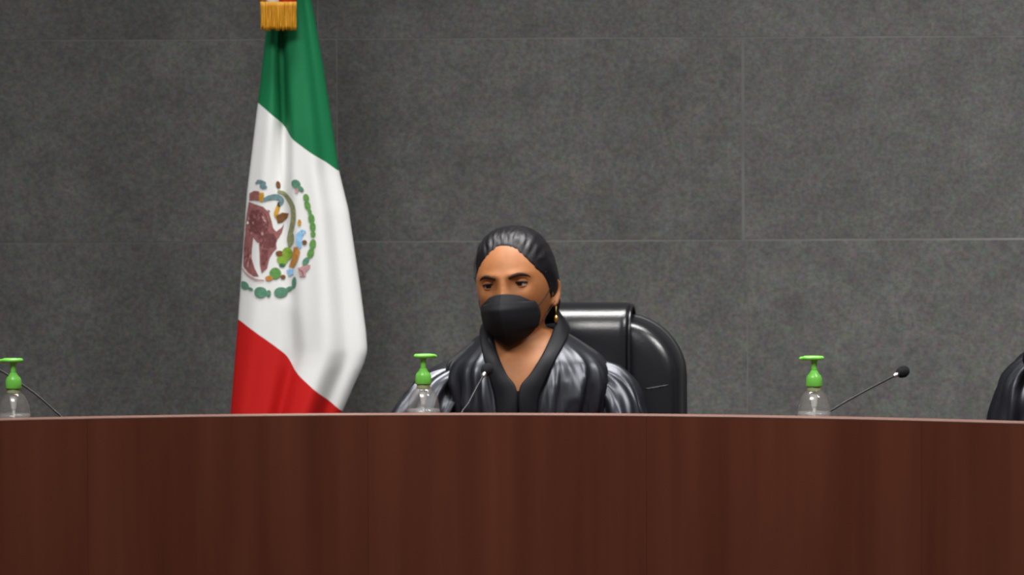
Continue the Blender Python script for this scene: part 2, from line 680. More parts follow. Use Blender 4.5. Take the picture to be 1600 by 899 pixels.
def blob(cx, cy, rx, ry, ang=0, n=14):
    a = R(ang)
    return [(cx + rx * math.cos(t) * math.cos(a) - ry * math.sin(t) * math.sin(a),
             cy + rx * math.cos(t) * math.sin(a) + ry * math.sin(t) * math.cos(a))
            for t in [2 * PI * i / n for i in range(n)]]


def stroke(pts, w):
    P = catmull(pts, len(pts) * 5)
    L_, R_ = [], []
    for i in range(len(P)):
        d = P[min(i + 1, len(P) - 1)] - P[max(i - 1, 0)]
        d = d / (np.linalg.norm(d) + 1e-9)
        k = w * (0.55 + 0.45 * math.sin(PI * i / (len(P) - 1)))
        L_.append((P[i][0] - d[1] * k, P[i][1] + d[0] * k))
        R_.append((P[i][0] + d[1] * k, P[i][1] - d[0] * k))
    return L_ + R_[::-1]


E = lambda name, pts, m: emb.append((name, cr(pts), M['e_' + m]))
# eagle: body, wing, breast plumage, tail, head and crest
E('eagle_body', [(192, 215), (235, 230), (285, 245), (320, 280), (335, 330), (345, 375), (362, 395), (372, 440), (362, 470), (300, 480), (245, 460), (222, 432), (168, 430), (172, 350), (178, 300)], 'plum')
E('wing', [(335, 400), (365, 395), (395, 372), (412, 345), (398, 400), (378, 435), (350, 445)], 'plum')
E('leg_feathers', [(258, 470), (362, 465), (366, 500), (345, 520), (322, 560), (308, 620), (275, 650), (264, 600), (262, 530)], 'plum')
E('wing', [(166, 428), (222, 432), (214, 500), (212, 560), (190, 590), (158, 600), (158, 500)], 'plum')
E('wing_tip', [(158, 598), (190, 588), (212, 558), (232, 620), (258, 668), (225, 668), (190, 647), (160, 615)], 'plum')
E('breast_feathers', [(205, 270), (260, 262), (300, 290), (318, 340), (312, 395), (270, 420), (235, 410), (205, 380), (190, 330)], 'maroon')
E('breast_feathers', [(250, 420), (300, 405), (350, 410), (365, 440), (355, 490), (310, 500), (270, 485)], 'maroon')
E('tail_feather', [(275, 500), (315, 510), (312, 560), (290, 610), (274, 600)], 'maroon')
E('tail_feather', [(160, 480), (195, 470), (205, 560), (222, 620), (190, 630), (160, 600)], 'plum')
rf = random.Random(3)
for q in range(26):
    xx, yy = rf.uniform(190, 320), rf.uniform(255, 420)
    E('feather_mark', blob(xx, yy, rf.uniform(6, 13), rf.uniform(3, 6), rf.uniform(20, 110), 8), rf.choice(('pinkgrey', 'plum', 'maroon')))
for q in range(12):
    E('feather_mark', blob(rf.uniform(168, 205), rf.uniform(440, 600), 4, rf.uniform(12, 22), 12, 8), rf.choice(('pinkgrey', 'maroon')))
E('eagle_head', [(196, 165), (225, 148), (258, 150), (266, 180), (258, 208), (225, 205), (194, 208)], 'plum')
E('beak', [(262, 158), (288, 158), (290, 195), (282, 216), (262, 212), (256, 190)], 'ochre')
E('crest_feather', blob(272, 95, 32, 13, 15), 'slate')
E('crest_feather', blob(285, 122, 24, 14, 10), 'slate')
E('crest_feather', blob(245, 98, 12, 7, -20), 'slate')
# serpent
E('serpent_body', stroke([(285, 205), (320, 190), (365, 185), (395, 205), (385, 235)], 17), 'slate')
E('serpent_body', stroke([(372, 150), (410, 165), (440, 200), (465, 250), (468, 320), (455, 380), (440, 440), (445, 490)], 16), 'olive')
E('serpent_head', blob(375, 112, 14, 24, -10), 'brown')
E('serpent_coil', stroke([(378, 225), (372, 255), (362, 290), (372, 320)], 13), 'ochre')
E('talon', [(362, 300), (400, 280), (440, 285), (430, 310), (400, 340), (372, 345)], 'brown')
E('serpent_mark', blob(378, 235, 10, 20), 'dark')
# cactus, rock and water
E('cactus_pad', blob(430, 530, 34, 40, 10), 'lime')
E('cactus_pad', blob(400, 570, 34, 26, 15), 'lime')
E('cactus_pad', blob(358, 650, 36, 36), 'leaf')
E('cactus_pad', blob(455, 440, 18, 40, 8), 'olive')
E('cactus_shade', blob(400, 600, 20, 12), 'darkgreen')
E('talon', blob(385, 530, 26, 18, 10), 'brown')
E('cactus_fruit', blob(507, 340, 11, 20), 'ochre')
E('water_curl', [(485, 410), (520, 380), (545, 390), (525, 425), (520, 490), (500, 505), (484, 460)], 'sky')
E('water_mark', blob(532, 395, 14, 10), 'slate')
E('shell', blob(538, 460, 15, 15), 'brown')
E('rock', [(470, 490), (500, 485), (512, 520), (495, 570), (470, 615), (440, 610), (462, 550)], 'orange')
E('water_curl', [(425, 630), (465, 620), (470, 655), (440, 668)], 'sky')
E('rock', blob(320, 680, 24, 16), 'orange')
E('rock', blob(405, 672, 16, 14), 'brown')
E('water_line', stroke([(150, 620), (180, 655), (230, 685), (290, 693)], 6), 'pinkgrey')
# wreath leaves and ribbon
for x, y, rx, ry, a in ((485, 105, 30, 26, 30), (515, 135, 22, 14, 40), (548, 190, 26, 18, 75), (556, 235, 30, 18, 70), (570, 275, 18, 12, 80),
                        (580, 315, 30, 20, 82), (588, 365, 30, 18, 88), (590, 410, 18, 16, 90), (588, 470, 32, 20, 100),
                        (575, 525, 32, 20, 112), (545, 575, 28, 18, 125)):
    E('wreath_leaf', blob(x, y, rx, ry, a), 'teal' if y < 150 or y > 560 else 'leaf')
for x, y, rx, ry, a in ((165, 725, 32, 24, 25), (205, 745, 18, 10, 20), (268, 765, 40, 34, 5), (318, 772, 14, 22, 0), (392, 765, 42, 32, -5),
                        (440, 745, 26, 14, -25), (472, 705, 14, 36, 8)):
    E('wreath_leaf', blob(x, y, rx, ry, a), 'teal')
E('wreath_ribbon', [(495, 615), (540, 600), (575, 595), (570, 612), (545, 640), (545, 668), (510, 668)], 'pinkgrey')
E('wreath_ribbon', stroke([(505, 625), (525, 640), (530, 665)], 5), 'plum')
E('wreath_berry', blob(490, 145, 12, 14), 'pinkgrey')


def flag_inv(px, py):
    a, b = interp(py, XL), interp(py, XR)
    return (px - a) / (b - a)


emblem_root = white_band
for i, (name, pts, m) in enumerate(emb):
    lift = 0.0009 + 0.000014 * i
    bm = bmesh.new()
    vs = []
    for (x, y) in pts:
        s = flag_inv(x, y)
        x = max(x, interp(y, XL) + 1.2)
        vs.append(bm.verts.new((x, y, 0)))
    try:
        fc = bm.faces.new(vs)
    except ValueError:
        bm.free()
        continue
    bmesh.ops.triangulate(bm, faces=[fc])
    for _ in range(2):
        long = [e for e in bm.edges if e.calc_length() > 7]
        if long:
            bmesh.ops.subdivide_edges(bm, edges=long, cuts=1)
            bmesh.ops.triangulate(bm, faces=bm.faces)
    off = wl(emblem_root)
    for v_ in bm.verts:
        p = flag_pt(flag_inv(v_.co.x, v_.co.y), v_.co.y, lift=lift)
        v_.co = p - off
    me = bpy.data.meshes.new(name)
    bm.to_mesh(me)
    bm.free()
    me.materials.append(m)
    me.polygons.foreach_set('use_smooth', [True] * len(me.polygons))
    o = bpy.data.objects.new(name, me)
    COL.objects.link(o)
    o.parent = emblem_root


# ------------------------------------------------------------------ chairs
def pillow(outline, profile, tf):
    """outline: 2-D (x,z) loop; profile: (scale, depth) steps from back rim to front centre"""
    c = np.mean(np.array(outline), axis=0)
    rings = []
    for s, d in profile:
        rings.append([tf((c[0] + (x - c[0]) * s[0], d, c[1] + (z - c[1]) * s[1])) for x, z in outline])
    return loft(rings)


def round_outline(w, z0, z1, rt, rb, n=10):
    pts = []
    for (sx, cz, r, a0) in ((1, z0 + rb, rb, -PI / 2), (1, z1 - rt, rt, 0), (-1, z1 - rt, rt, PI / 2), (-1, z0 + rb, rb, PI)):
        cx = sx * (w - r)
        for i in range(n):
            a = a0 + PI / 2 * i / (n - 1)
            pts.append((cx + r * math.cos(a), cz + r * math.sin(a)))
    return pts


def make_chair(loc, rz, label):
    root = empty('office_chair', loc, rz)
    tag(root, label, 'chair', 'leather chairs behind the bench')
    lean = 0.10
    tf = lambda p: (p[0], p[1] + (p[2] - 0.6) * lean, p[2])
    # backrest with rounded shoulders
    prof = [((0.86, 0.90), 0.060), ((0.97, 0.98), 0.050), ((1.0, 1.0), 0.028), ((0.99, 0.99), 0.0), ((0.95, 0.965), -0.022),
            ((0.88, 0.91), -0.034), ((0.7, 0.75), -0.036), ((0.3, 0.35), -0.034)]
    o = put('backrest', *pillow(round_outline(0.215, 0.56, 1.118, 0.125, 0.07), prof, tf), M['leather'], root, local=True)
    mod_subsurf(o, 1)
    # outer shell
    prof = [((0.9, 0.93), 0.080), ((1.0, 1.0), 0.066), ((1.035, 1.012), 0.052), ((1.03, 1.01), 0.036), ((0.9, 0.9), 0.034)]
    o = put('back_shell', *pillow(round_outline(0.213, 0.55, 1.118, 0.13, 0.07), prof, tf), M['plastic'], root, local=True)
    mod_subsurf(o, 1)
    # centre cushion rolling over the top edge
    sec = catmull([(-0.046, 0.58), (-0.058, 0.75), (-0.060, 0.95), (-0.062, 1.06), (-0.055, 1.108), (-0.030, 1.136), (0.01, 1.142),
                   (0.046, 1.128), (0.058, 1.09), (0.058, 0.90), (0.05, 0.58)], 44)
    rings = []
    for x, k in ((-0.108, 0.80), (-0.107, 0.92), (-0.102, 0.985), (-0.09, 1.0), (-0.04, 1.0), (0.0, 1.0), (0.04, 1.0), (0.09, 1.0),
                 (0.102, 0.985), (0.107, 0.92), (0.108, 0.80)):
        rings.append([tf((x, y * k, 0.86 + (z - 0.86) * (0.94 + 0.06 * k))) for y, z in sec])
    o = put('centre_cushion', *loft(rings), M['leather'], root, local=True)
    for s_ in (-1, 1):
        pts = [tf((s_ * 0.111, y * 0.95, z - 0.006)) + (0.0035,) for y, z in sec[:34]]
        put('piping', *tube(pts, 8, 60), M['leather'], root, local=True)
    # stitched seam across each wing
    for s_ in (-1, 1):
        pts = [tf((s_ * x, -0.0362 + d, 0.972 + 0.004 * i)) + (0.0010,) for i, (x, d) in enumerate(((0.142, 0.0012), (0.165, 0.0012), (0.188, 0.0052)))]
        put('seam', *tube(pts, 6), M['leather'], root, local=True)
    # seat
    prof = [((0.88, 0.88), 0.40), ((1, 1), 0.42), ((1.0, 1.0), 0.46), ((0.95, 0.95), 0.482), ((0.8, 0.8), 0.492), ((0.3, 0.3), 0.492)]
    ol = round_outline(0.25, -0.50, 0.02, 0.09, 0.10)
    o = put('seat', *pillow(ol, prof, lambda p: (p[0], p[2], p[1])), M['leather'], root, local=True)
    mod_subsurf(o, 1)
    put('column', *lathe([(0.05, 0.09), (0.05, 0.13), (0.028, 0.135), (0.028, 0.36), (0.10, 0.38), (0.10, 0.405)], 24, centre=(0, -0.24, 0)), M['plastic'], root, local=True)
    for i in range(5):
        a = 2 * PI * i / 5 + 0.3
        dx, dy = math.cos(a), math.sin(a)
        leg = put('base_leg', *tube([(0.03 * dx, -0.24 + 0.03 * dy, 0.115, 0.026), (0.16 * dx, -0.24 + 0.16 * dy, 0.10, 0.022), (0.29 * dx, -0.24 + 0.29 * dy, 0.075, 0.016)], 10),
                  M['plastic'], root, local=True)
        w = ellipsoid((0.29 * dx, -0.24 + 0.29 * dy, 0.029), (0.029, 0.022, 0.029), Matrix.Rotation(a, 3, 'Z'), 14, 8)
        put('caster', *w, M['plastic'], leg, local=True)
    return root


# ------------------------------------------------------------------ people
EYE_Z = 1.562 - (448 - 150) / 800.0


def head_local(lam, phi):
    """point of the head: x to the picture's right, f forward, z up from the eye line"""
    sl, cl = math.sin(lam), math.cos(lam)
    sp, cp = math.sin(phi), math.cos(phi)
    cc = max(cp, 1e-5) ** (0.80 if sp > 0 else 0.62)
    z = sp * (0.101 if sp > 0 else 0.116)
    x = 0.0725 * math.copysign(abs(sl) ** 0.92, sl) * cc
    f = (0.094 * cl ** 0.86 if cl > 0 else -0.100 * (-cl) ** 0.9) * cc
    if z < 0:
        t = min(1, -z / 0.116)
        x *= 1 - 0.30 * t ** 1.6
        if f < 0:
            f *= 1 - 0.62 * smoothstep(0.15, 0.95, t)
        else:
            f *= 1 - 0.06 * t
    if z > 0 and f > 0:
        f *= 1 - 0.10 * (z / 0.101) ** 2
    if f > 0.02:
        ax = abs(x)
        g = lambda a, b: math.exp(-a * a - b * b)
        nose = interp(z, [(-0.062, 0), (-0.052, 0.012), (-0.043, 0.028), (-0.03, 0.020), (-0.012, 0.011), (0.004, 0.006), (0.02, 0.0)])
        wn = interp(z, [(-0.05, 0.014), (-0.035, 0.012), (-0.01, 0.0085), (0.02, 0.010)])
        f += nose * math.exp(-(x / wn) ** 2)
        f -= 0.0125 * g((ax - 0.030) / 0.0165, (z - 0.001) / 0.0115)
        f += 0.0060 * g((ax - 0.027) / 0.022, (z - 0.018) / 0.007)
        f += 0.0045 * g((ax - 0.043) / 0.018, (z + 0.028) / 0.016)
        f += 0.005 * g(x / 0.022, (z + 0.072) / 0.014)
        f += 0.008 * g(x / 0.020, (z + 0.103) / 0.014)
    return x, f, z


def head_tf(yaw, roll, pitch, centre):
    ry, rr, rp = R(yaw), R(roll), R(pitch)
    cyw, syw = math.cos(ry), math.sin(ry)

    def tf(x, f, z):
        # pitch (nose down) about the ear axis, then roll in the picture plane, then yaw towards the picture's left
        f, z = f * math.cos(rp) + z * math.sin(rp), z * math.cos(rp) - f * math.sin(rp)
        x, z = x * math.cos(rr) - z * math.sin(rr), x * math.sin(rr) + z * math.cos(rr)
        X = x * cyw - f * syw
        Y = -x * syw - f * cyw
        return (centre[0] + X, centre[1] + Y, centre[2] + z)
    return tf


def ear_mesh(side, tf):
    parts = []
    # helix rim
    path = [(f * 0.85, z * 0.80 - 0.023) for f, z in [(-0.012, -0.006), (-0.006, 0.014), (-0.014, 0.027), (-0.027, 0.029), (-0.036, 0.018), (-0.036, 0.0), (-0.029, -0.016), (-0.018, -0.030), (-0.009, -0.031)]]
    pts = []
    for i, (f, z) in enumerate(path):
        out = 0.067 + interp(f, [(-0.031, 0.014), (-0.017, 0.009), (-0.005, 0.002)]) * (0.7 if z < -0.040 else 1)
        pts.append(tf(side * out, f, z) + (0.0038 if z > -0.043 else 0.0055,))
    parts.append(tube(pts, 10))
    rings = []
    c = (-0.017, -0.025)
    for s, o in ((0.25, -0.004), (0.6, -0.001), (0.95, 0.0)):
        ring = []
        for f, z in path + [(-0.007, -0.039)]:
            ff, zz = lerp(c[0], f, s), lerp(c[1], z, s)
            out = 0.066 + interp(ff, [(-0.031, 0.013), (-0.017, 0.008), (-0.005, 0.002)]) + o
            ring.append(tf(side * out, ff, zz))
        rings.append(ring)
    inner = [[tf(side * 0.056, lerp(c[0], f, s), lerp(c[1], z, s)) for f, z in path + [(-0.007, -0.039)]] for s in (0.9,)]
    parts.append(loft(rings[::1] + inner, True, True))
    return merge(*parts)


def hand_mesh(wrist, direction, side):
    """relaxed hand lying palm down: palm, four fingers of unequal length and a thumb from the palm's side"""
    d = Vector(direction).normalized()
    lat = d.cross(Vector((0, 0, 1))).normalized() * side
    W = Vector(wrist)
    pt = lambda a, b, c: tuple(W + d * a + lat * b + Vector((0, 0, c)))
    rings = []
    for a, hw, ht, zc in ((-0.01, 0.024, 0.019, 0.0), (0.015, 0.030, 0.018, -0.003), (0.045, 0.038, 0.016, -0.006), (0.075, 0.040, 0.014, -0.009), (0.092, 0.036, 0.010, -0.012)):
        rings.append([pt(a, hw * math.cos(t), zc + ht * math.sin(t)) for t in [2 * PI * i / 16 for i in range(16)]])
    out = [loft(rings)]
    for b, ln, sp in ((-0.029, 0.072, -0.10), (-0.010, 0.082, -0.03), (0.010, 0.076, 0.03), (0.029, 0.060, 0.11)):
        p = [(0.080, b, -0.010, 0.0092), (0.090 + ln * 0.35, b + sp * ln * 0.35, -0.004, 0.0088),
             (0.090 + ln * 0.70, b + sp * ln * 0.7, -0.012, 0.0080), (0.090 + ln * 0.95, b + sp * ln, -0.024, 0.0068)]
        out.append(tube([pt(*q[:3]) + (q[3],) for q in p], 10))
    p = [(0.020, -0.024, -0.006, 0.012), (0.045, -0.046, -0.010, 0.0105), (0.068, -0.056, -0.013, 0.0095), (0.090, -0.058, -0.018, 0.0075)]
    out.append(tube([pt(*q[:3]) + (q[3],) for q in p], 10))
    return merge(*out)


# torso rings of the robe: photo row, half widths left/right in px, depth front/back, centre shift y
TORSO = [(514, 44, 56, 0.050, 0.062, 0.020), (521, 60, 70, 0.062, 0.070, 0.014), (530, 76, 86, 0.074, 0.078, 0.010),
         (541, 88, 103, 0.084, 0.086, 0.006), (553, 102, 121, 0.094, 0.094, 0.003), (566, 116, 133, 0.103, 0.100, 0.0),
         (582, 123, 139, 0.112, 0.106, 0), (605, 121, 138, 0.121, 0.110, 0), (640, 118, 135, 0.128, 0.112, 0), (690, 116, 132, 0.130, 0.110, 0),
         (760, 118, 130, 0.126, 0.106, 0), (830, 126, 136, 0.126, 0.106, 0.0), (900, 142, 150, 0.130, 0.110, -0.01), (985, 150, 156, 0.130, 0.110, -0.02)]
TCX = 0.009


def torso_ring(row, t, n, inset=0.0, fold=None):
    py, l, r, bf, bb, cy = row
    z = CAM_H - (py - 150) / 800.0
    out = []
    for j in range(n):
        a = 2 * PI * j / n
        ca, sa = math.cos(a), math.sin(a)
        hw = (r if ca > 0 else l) / 800.0 - inset
        dp = (bb if sa > 0 else bf) - inset
        k = 1.0 + (fold(py, a) if fold else 0)
        x = TCX + hw * math.copysign(abs(ca) ** 0.85, ca) * k
        y = cy + dp * math.copysign(abs(sa) ** 0.85, sa) * k
        out.append((x, y, z))
    return out


def robe_fold(py, a):
    """drapery of the satin: pleats that start at the shoulder yoke and deepen downwards"""
    g = smoothstep(528, 600, py)
    front = max(0.0, -math.sin(a)) ** 0.5
    # long narrow folds running down from the shoulders, leaning in towards the middle
    la = a + 0.0007 * (py - 560) * math.copysign(1, math.cos(a))
    n1 = noise.noise(Vector((la * 4.2, py * 0.0055, 1.3)))
    n2 = noise.noise(Vector((la * 9.0, py * 0.0075, 7.7)))
    rdg = (1 - min(1, abs(n1) * 2.6)) ** 1.6 * 0.085 + (1 - min(1, abs(n2) * 2.4)) ** 1.5 * 0.04 - 0.05
    return g * rdg * (0.4 + 0.6 * front)


def build_person(loc, rz, label, head, arms, voxel, detail=True):
    root = empty('person', loc, rz)
    tag(root, label, 'person')
    yaw, roll, pitch, hx = head
    tf = head_tf(yaw, roll, pitch, (hx, 0.0, EYE_Z))
    # --- body, one continuous surface
    nl, nphi = 120, 80
    rings = []
    for i in range(1, nphi):
        ph = -PI / 2 + PI * i / nphi
        rings.append([tf(*head_local(2 * PI * j / nl, ph)) for j in range(nl)])
    pieces = [loft(rings)]
    pieces.append(tube([(TCX + 0.004, 0.02, 0.98, 0.075), (TCX + 0.004, 0.022, 1.03, 0.060), (hx + 0.010, 0.026, 1.07, 0.052), (hx + 0.006, 0.026, 1.11, 0.052), (hx + 0.004, 0.024, 1.15, 0.048)], 28))
    tr = []
    rws = catmull(TORSO, 40)
    for row in rws:
        tr.append(torso_ring(row, 0, 40, 0.014))
    pieces.append(loft(tr))
    for sd in (-1, 1):
        pieces.append(ear_mesh(sd, tf))
        A = arms[sd]
        sh_, el, wr_, hand_dir = A
        pieces.append(tube([(sh_[0] * 0.75, sh_[1], sh_[2] - 0.012, 0.026), sh_ + (0.022,), tuple(lerp(sh_[i], el[i], 0.5) for i in range(3)) + (0.038,), el + (0.035,),
                            tuple(lerp(el[i], wr_[i], 0.5) for i in range(3)) + (0.033,), wr_ + (0.024,)], 18))
        pieces.append(hand_mesh(wr_, hand_dir, sd))
        pieces.append(tube([(sd * 0.09, 0.0, 0.575, 0.085), (sd * 0.10, -0.20, 0.575, 0.078), (sd * 0.10, -0.40, 0.565, 0.060), (sd * 0.10, -0.44, 0.50, 0.055),
                            (sd * 0.10, -0.42, 0.28, 0.050), (sd * 0.10, -0.41, 0.09, 0.036)], 18))
        pieces.append(tube([(sd * 0.10, -0.39, 0.045, 0.034), (sd * 0.105, -0.48, 0.042, 0.038), (sd * 0.11, -0.58, 0.032, 0.028)], 14))
    V, F = merge(*pieces)
    tmp = put('body_source', V, F, M['skin'], None)
    rm = tmp.modifiers.new('remesh', 'REMESH')
    rm.mode = 'VOXEL'
    rm.voxel_size = voxel
    dg = bpy.context.evaluated_depsgraph_get()
    me = bpy.data.meshes.new_from_object(tmp.evaluated_get(dg))
    bpy.data.objects.remove(tmp)
    bm = bmesh.new()
    bm.from_mesh(me)
    for _ in range(3):
        bmesh.ops.smooth_vert(bm, verts=bm.verts, factor=0.5, use_axis_x=True, use_axis_y=True, use_axis_z=True)
    bm.to_mesh(me)
    bvh = BVHTree.FromBMesh(bm)
    bm.free()
    me.materials.clear()
    me.materials.append(M['skin'])
    me.polygons.foreach_set('use_smooth', [True] * len(me.polygons))
    body = bpy.data.objects.new('body', me)
    COL.objects.link(body)
    body.parent = root

    P = lambda name, vf, m: put(name, vf[0], vf[1], m, root, local=True)
    fwd = Vector(tf(0, 1, 0)) - Vector(tf(0, 0, 0))

    def on_face(x, z, lift=0.0):
        o = Vector(tf(x, 0.25, z))
        h = bvh.ray_cast(o, -fwd)
        return (h[0] + fwd * lift) if h[0] else Vector(tf(x, 0.09, z))

    # --- shoes
    for sd in (-1, 1):
        P('shoe', tube([(sd * 0.10, -0.365, 0.046, 0.040), (sd * 0.105, -0.47, 0.045, 0.045), (sd * 0.11, -0.57, 0.040, 0.039), (sd * 0.11, -0.62, 0.034, 0.026)], 16), M['leather'])

    # --- hair: a cap swept back from the hairline, plus a low bun
    def hairness(x, f, z):
        """> 0 where hair grows"""
        lim = 0.0765 - 0.030 * (abs(x) / 0.045) ** 1.8 + 0.0045 * noise.noise(Vector((x * 190, f * 60, z * 40)))
        front = z - lim                      # above the hairline
        side = interp(z, [(-0.06, -0.02), (-0.025, 0.006), (0.0, 0.026), (0.02, 0.046), (0.045, 0.062), (0.07, 0.052), (0.1, 0.045)]) - f
        nape = z + 0.062
        return max(front, min(side, nape))
    nl, nphi = 200, 130
    V, keep = [], []
    for i in range(1, nphi):
        ph = -PI / 2 + PI * i / nphi
        for j in range(nl):
            lam = 2 * PI * j / nl
            x, f, z = head_local(lam, ph)
            h = hairness(x, f, z)
            off = -0.0028 + 0.0040 * smoothstep(-0.004, 0.004, h) + 0.0085 * smoothstep(0.0, 0.045, h)
            nrm = Vector((x / 0.0725 ** 2, f / 0.098 ** 2, z / 0.11 ** 2)).normalized()
            strand = 0.00035 * math.sin(x * 520 + 3 * math.sin(z * 60)) * smoothstep(0.004, 0.02, h)
            # a little volume at the crown
            vol = 0.003 * smoothstep(0.03, 0.10, z) + 0.005 * smoothstep(0.02, 0.09, -f)
            q = Vector((x, f, z)) + nrm * (off + strand + vol * smoothstep(0, 0.02, h))
            V.append(tf(*q))
            keep.append(h > -0.005)
    F = []
    for i in range(nphi - 2):
        for j in range(nl):
            k = (j + 1) % nl
            q = (i * nl + j, i * nl + k, (i + 1) * nl + k, (i + 1) * nl + j)
            if all(keep[t] for t in q):
                F.append(q)
    V.append(tf(0, -0.01, 0.101 + 0.0125))
    top = (nphi - 2) * nl
    F += [(top + j, top + (j + 1) % nl, len(V) - 1) for j in range(nl)]
    used = sorted({t for q in F for t in q})
    mp = {t: i for i, t in enumerate(used)}
    hair = P('hair', ([V[t] for t in used], [tuple(mp[t] for t in q) for q in F]), M['hair'])
    bun = ellipsoid((0, 0, 0), (0.040, 0.030, 0.036), None, 24, 14)
    bun = ([tf(v[0] * (1 + 0.06 * math.sin(v[2] * 260)), -0.118 + v[1], -0.012 + v[2]) for v in bun[0]], bun[1])
    put('hair_bun', bun[0], bun[1], M['hair'], hair, local=True)
    # hair gathered behind the neck, between ear and collar
    nape = tube([tf(0.058, -0.035, -0.03) + (0.020,), tf(0.050, -0.052, -0.052) + (0.022,), tf(0.02, -0.08, -0.055) + (0.024,)], 14)
    put('nape_hair', nape[0], nape[1], M['hair'], hair, local=True)
    # side locks before the ears, also standing in for the shadow beside the cheek
    for sd in (-1, 1):
        lock = []
        for (f, z, w) in ((0.030, 0.020, 0.005), (0.018, 0.004, 0.005), (0.010, -0.012, 0.004), (0.007, -0.024, 0.0015)):
            lock.append(tf(sd * 0.0685, f, z) + (w,))
        put('side_lock_shade', *tube(lock, 10), M['hair'], hair, local=True)

    # --- face
    for sd in (-1, 1):
        c = on_face(sd * 0.031, 0.0)
        ec = c - fwd * 0.0066
        L = Vector(tf(1, 0, 0)) - Vector(tf(0, 0, 0))
        U = Vector(tf(0, 0, 1)) - Vector(tf(0, 0, 0))
        rot = Matrix((L, fwd, U)).transposed()
        ebv, ebf = ellipsoid(ec, (0.0125, 0.0115, 0.0115), rot, 24, 16)
        eye = P('eye', (ebv, ebf), M['eye_white'])
        g = (fwd - L * 0.12).normalized()
        iris = []
        for rr in (0.0, 0.35, 0.7, 1.0):
            ring = []
            for j in range(20):
                a = 2 * PI * j / 20
                q = g * 1.0 + (L * math.cos(a) + U * math.sin(a)) * (0.0068 * rr / 0.0115)
                ring.append(tuple(ec + q.normalized() * 0.01195))
            iris.append(ring)
        v, f = loft(iris, True, False)
        put('iris', v, f, M['iris'], eye, local=True)
        # lids
        for up, lo, hi, nm in ((1, 0.30, 1.35, 'upper_eyelid'), (-1, 0.34, 1.2, 'lower_eyelid')):
            rows_ = []
            for i in range(9):
                e = lerp(lo, hi, i / 8)
                row = []
                for j in range(21):
                    b = lerp(-1.35, 1.35, j / 20)
                    droop = e * (1 - 0.55 * (abs(b) / 1.35) ** 2.0) if i == 0 else e
                    q = fwd * math.cos(droop) * math.cos(b) + L * math.sin(b) * math.cos(droop) * 1.08 + U * up * math.sin(droop)
                    row.append(tuple(ec + q * (0.0134 if up > 0 else 0.0128)))
                rows_.append(row)
            v, f = loft(rows_, False, False, False)
            lid = P(nm, (v, f), M['skin'])
            mod_solid(lid, 0.0012, 0)
            if up > 0:
                pts = [tuple(Vector(r) + fwd * 0.0006) + (0.0017 if 2 < j < 19 else 0.0009,) for j, r in enumerate(rows_[0])]
                put('lashes', *tube(pts, 6, 40), M['brow'], lid, local=True)
        # eyebrow
        bp = []
        for i, (x, z) in enumerate(((0.013, 0.0130), (0.023, 0.0170), (0.034, 0.0190), (0.044, 0.0165), (0.051, 0.0115))):
            p = on_face(sd * x, z, -0.0016)
            bp.append(tuple(p) + ((0.0028, 0.0037, 0.0034, 0.0026, 0.0012)[i],))
        P('eyebrow', tube(bp, 10, 30), M['brow'])
        # earring
        if detail and sd > 0:
            lobe = Vector(tf(sd * 0.076, -0.010, -0.051))
            er = P('earring', tube([tuple(lobe) + (0.0007,), tuple(lobe + Vector((0, -0.003, -0.010))) + (0.0007,), tuple(lobe + Vector((0, -0.003, -0.018))) + (0.0007,)], 8), M['gold'])
            d = ellipsoid(lobe + Vector((0, -0.003, -0.025)), (0.0042, 0.0042, 0.0075), None, 14, 10)
            put('earring_drop', d[0], d[1], M['gold'], er, local=True)

    # --- face mask: folded cup from the nose bridge to under the chin
    WZ = [(-0.118, 0.006), (-0.114, 0.020), (-0.106, 0.034), (-0.095, 0.046), (-0.080, 0.055), (-0.062, 0.0595), (-0.046, 0.0585), (-0.032, 0.052), (-0.022, 0.040), (-0.017, 0.028)]
    FCZ = [(-0.118, 0.084), (-0.113, 0.093), (-0.10, 0.108), (-0.085, 0.119), (-0.068, 0.127), (-0.050, 0.129), (-0.036, 0.122), (-0.026, 0.114), (-0.017, 0.106)]
    FEZ = [(-0.122, 0.074), (-0.108, 0.060), (-0.09, 0.052), (-0.06, 0.050), (-0.035, 0.062), (-0.017, 0.090)]
    zs = np.linspace(-0.118, -0.017, 34)
    rows_ = []
    for z in zs:
        w, fc, fe = (np.mean([interp(z + d, T) for d in (-0.004, 0, 0.004)]) for T in (WZ, FCZ, FEZ))
        row = []
        for j in range(41):
            u = -1 + 2 * j / 40
            f = fe + (fc - fe) * (1 - abs(u) ** 1.75)
            # seam of the cup and the nose-wire pleat
            f += 0.0020 * math.exp(-(u / 0.05) ** 2) + 0.0016 * math.exp(-((z + 0.046) / 0.0035) ** 2) * (1 - u * u)
            zz = z + (0.004 * u * u if z < -0.09 else 0) - (0.006 * (u * u) if z > -0.035 else 0)
            row.append(tf(u * w, f, zz))
        rows_.append(row)
    v, f = loft(rows_, False, False, False)
    mk = P('face_mask', (v, f), M['mask'])
    mod_solid(mk, 0.0018, 0)
    for sd in (-1, 1):
        for z0, z1 in ((-0.046, -0.004), (-0.085, -0.040)):
            pts = []
            e = interp(z0, WZ)
            for t in (0, 0.35, 0.7, 1.0):
                x = lerp(sd * e, sd * 0.0755, t ** 0.7)
                pts.append(tf(x, lerp(interp(z0, FEZ), -0.008, t), lerp(z0, z1, t)) + (0.0008,))
            put('ear_loop', *tube(pts, 6, 24), M['mask'], mk, local=True)

    # --- robe
    n = 150
    rr = []
    rws = catmull(TORSO, 90)
    for row in rws:
        rr.append(torso_ring(row, 0, n, 0.0, robe_fold))
    V, F = loft(rr, False, True)
    # open the V neck
    vtop, vbot = CAM_H - (500 - 150) / 800.0, CAM_H - (603 - 150) / 800.0

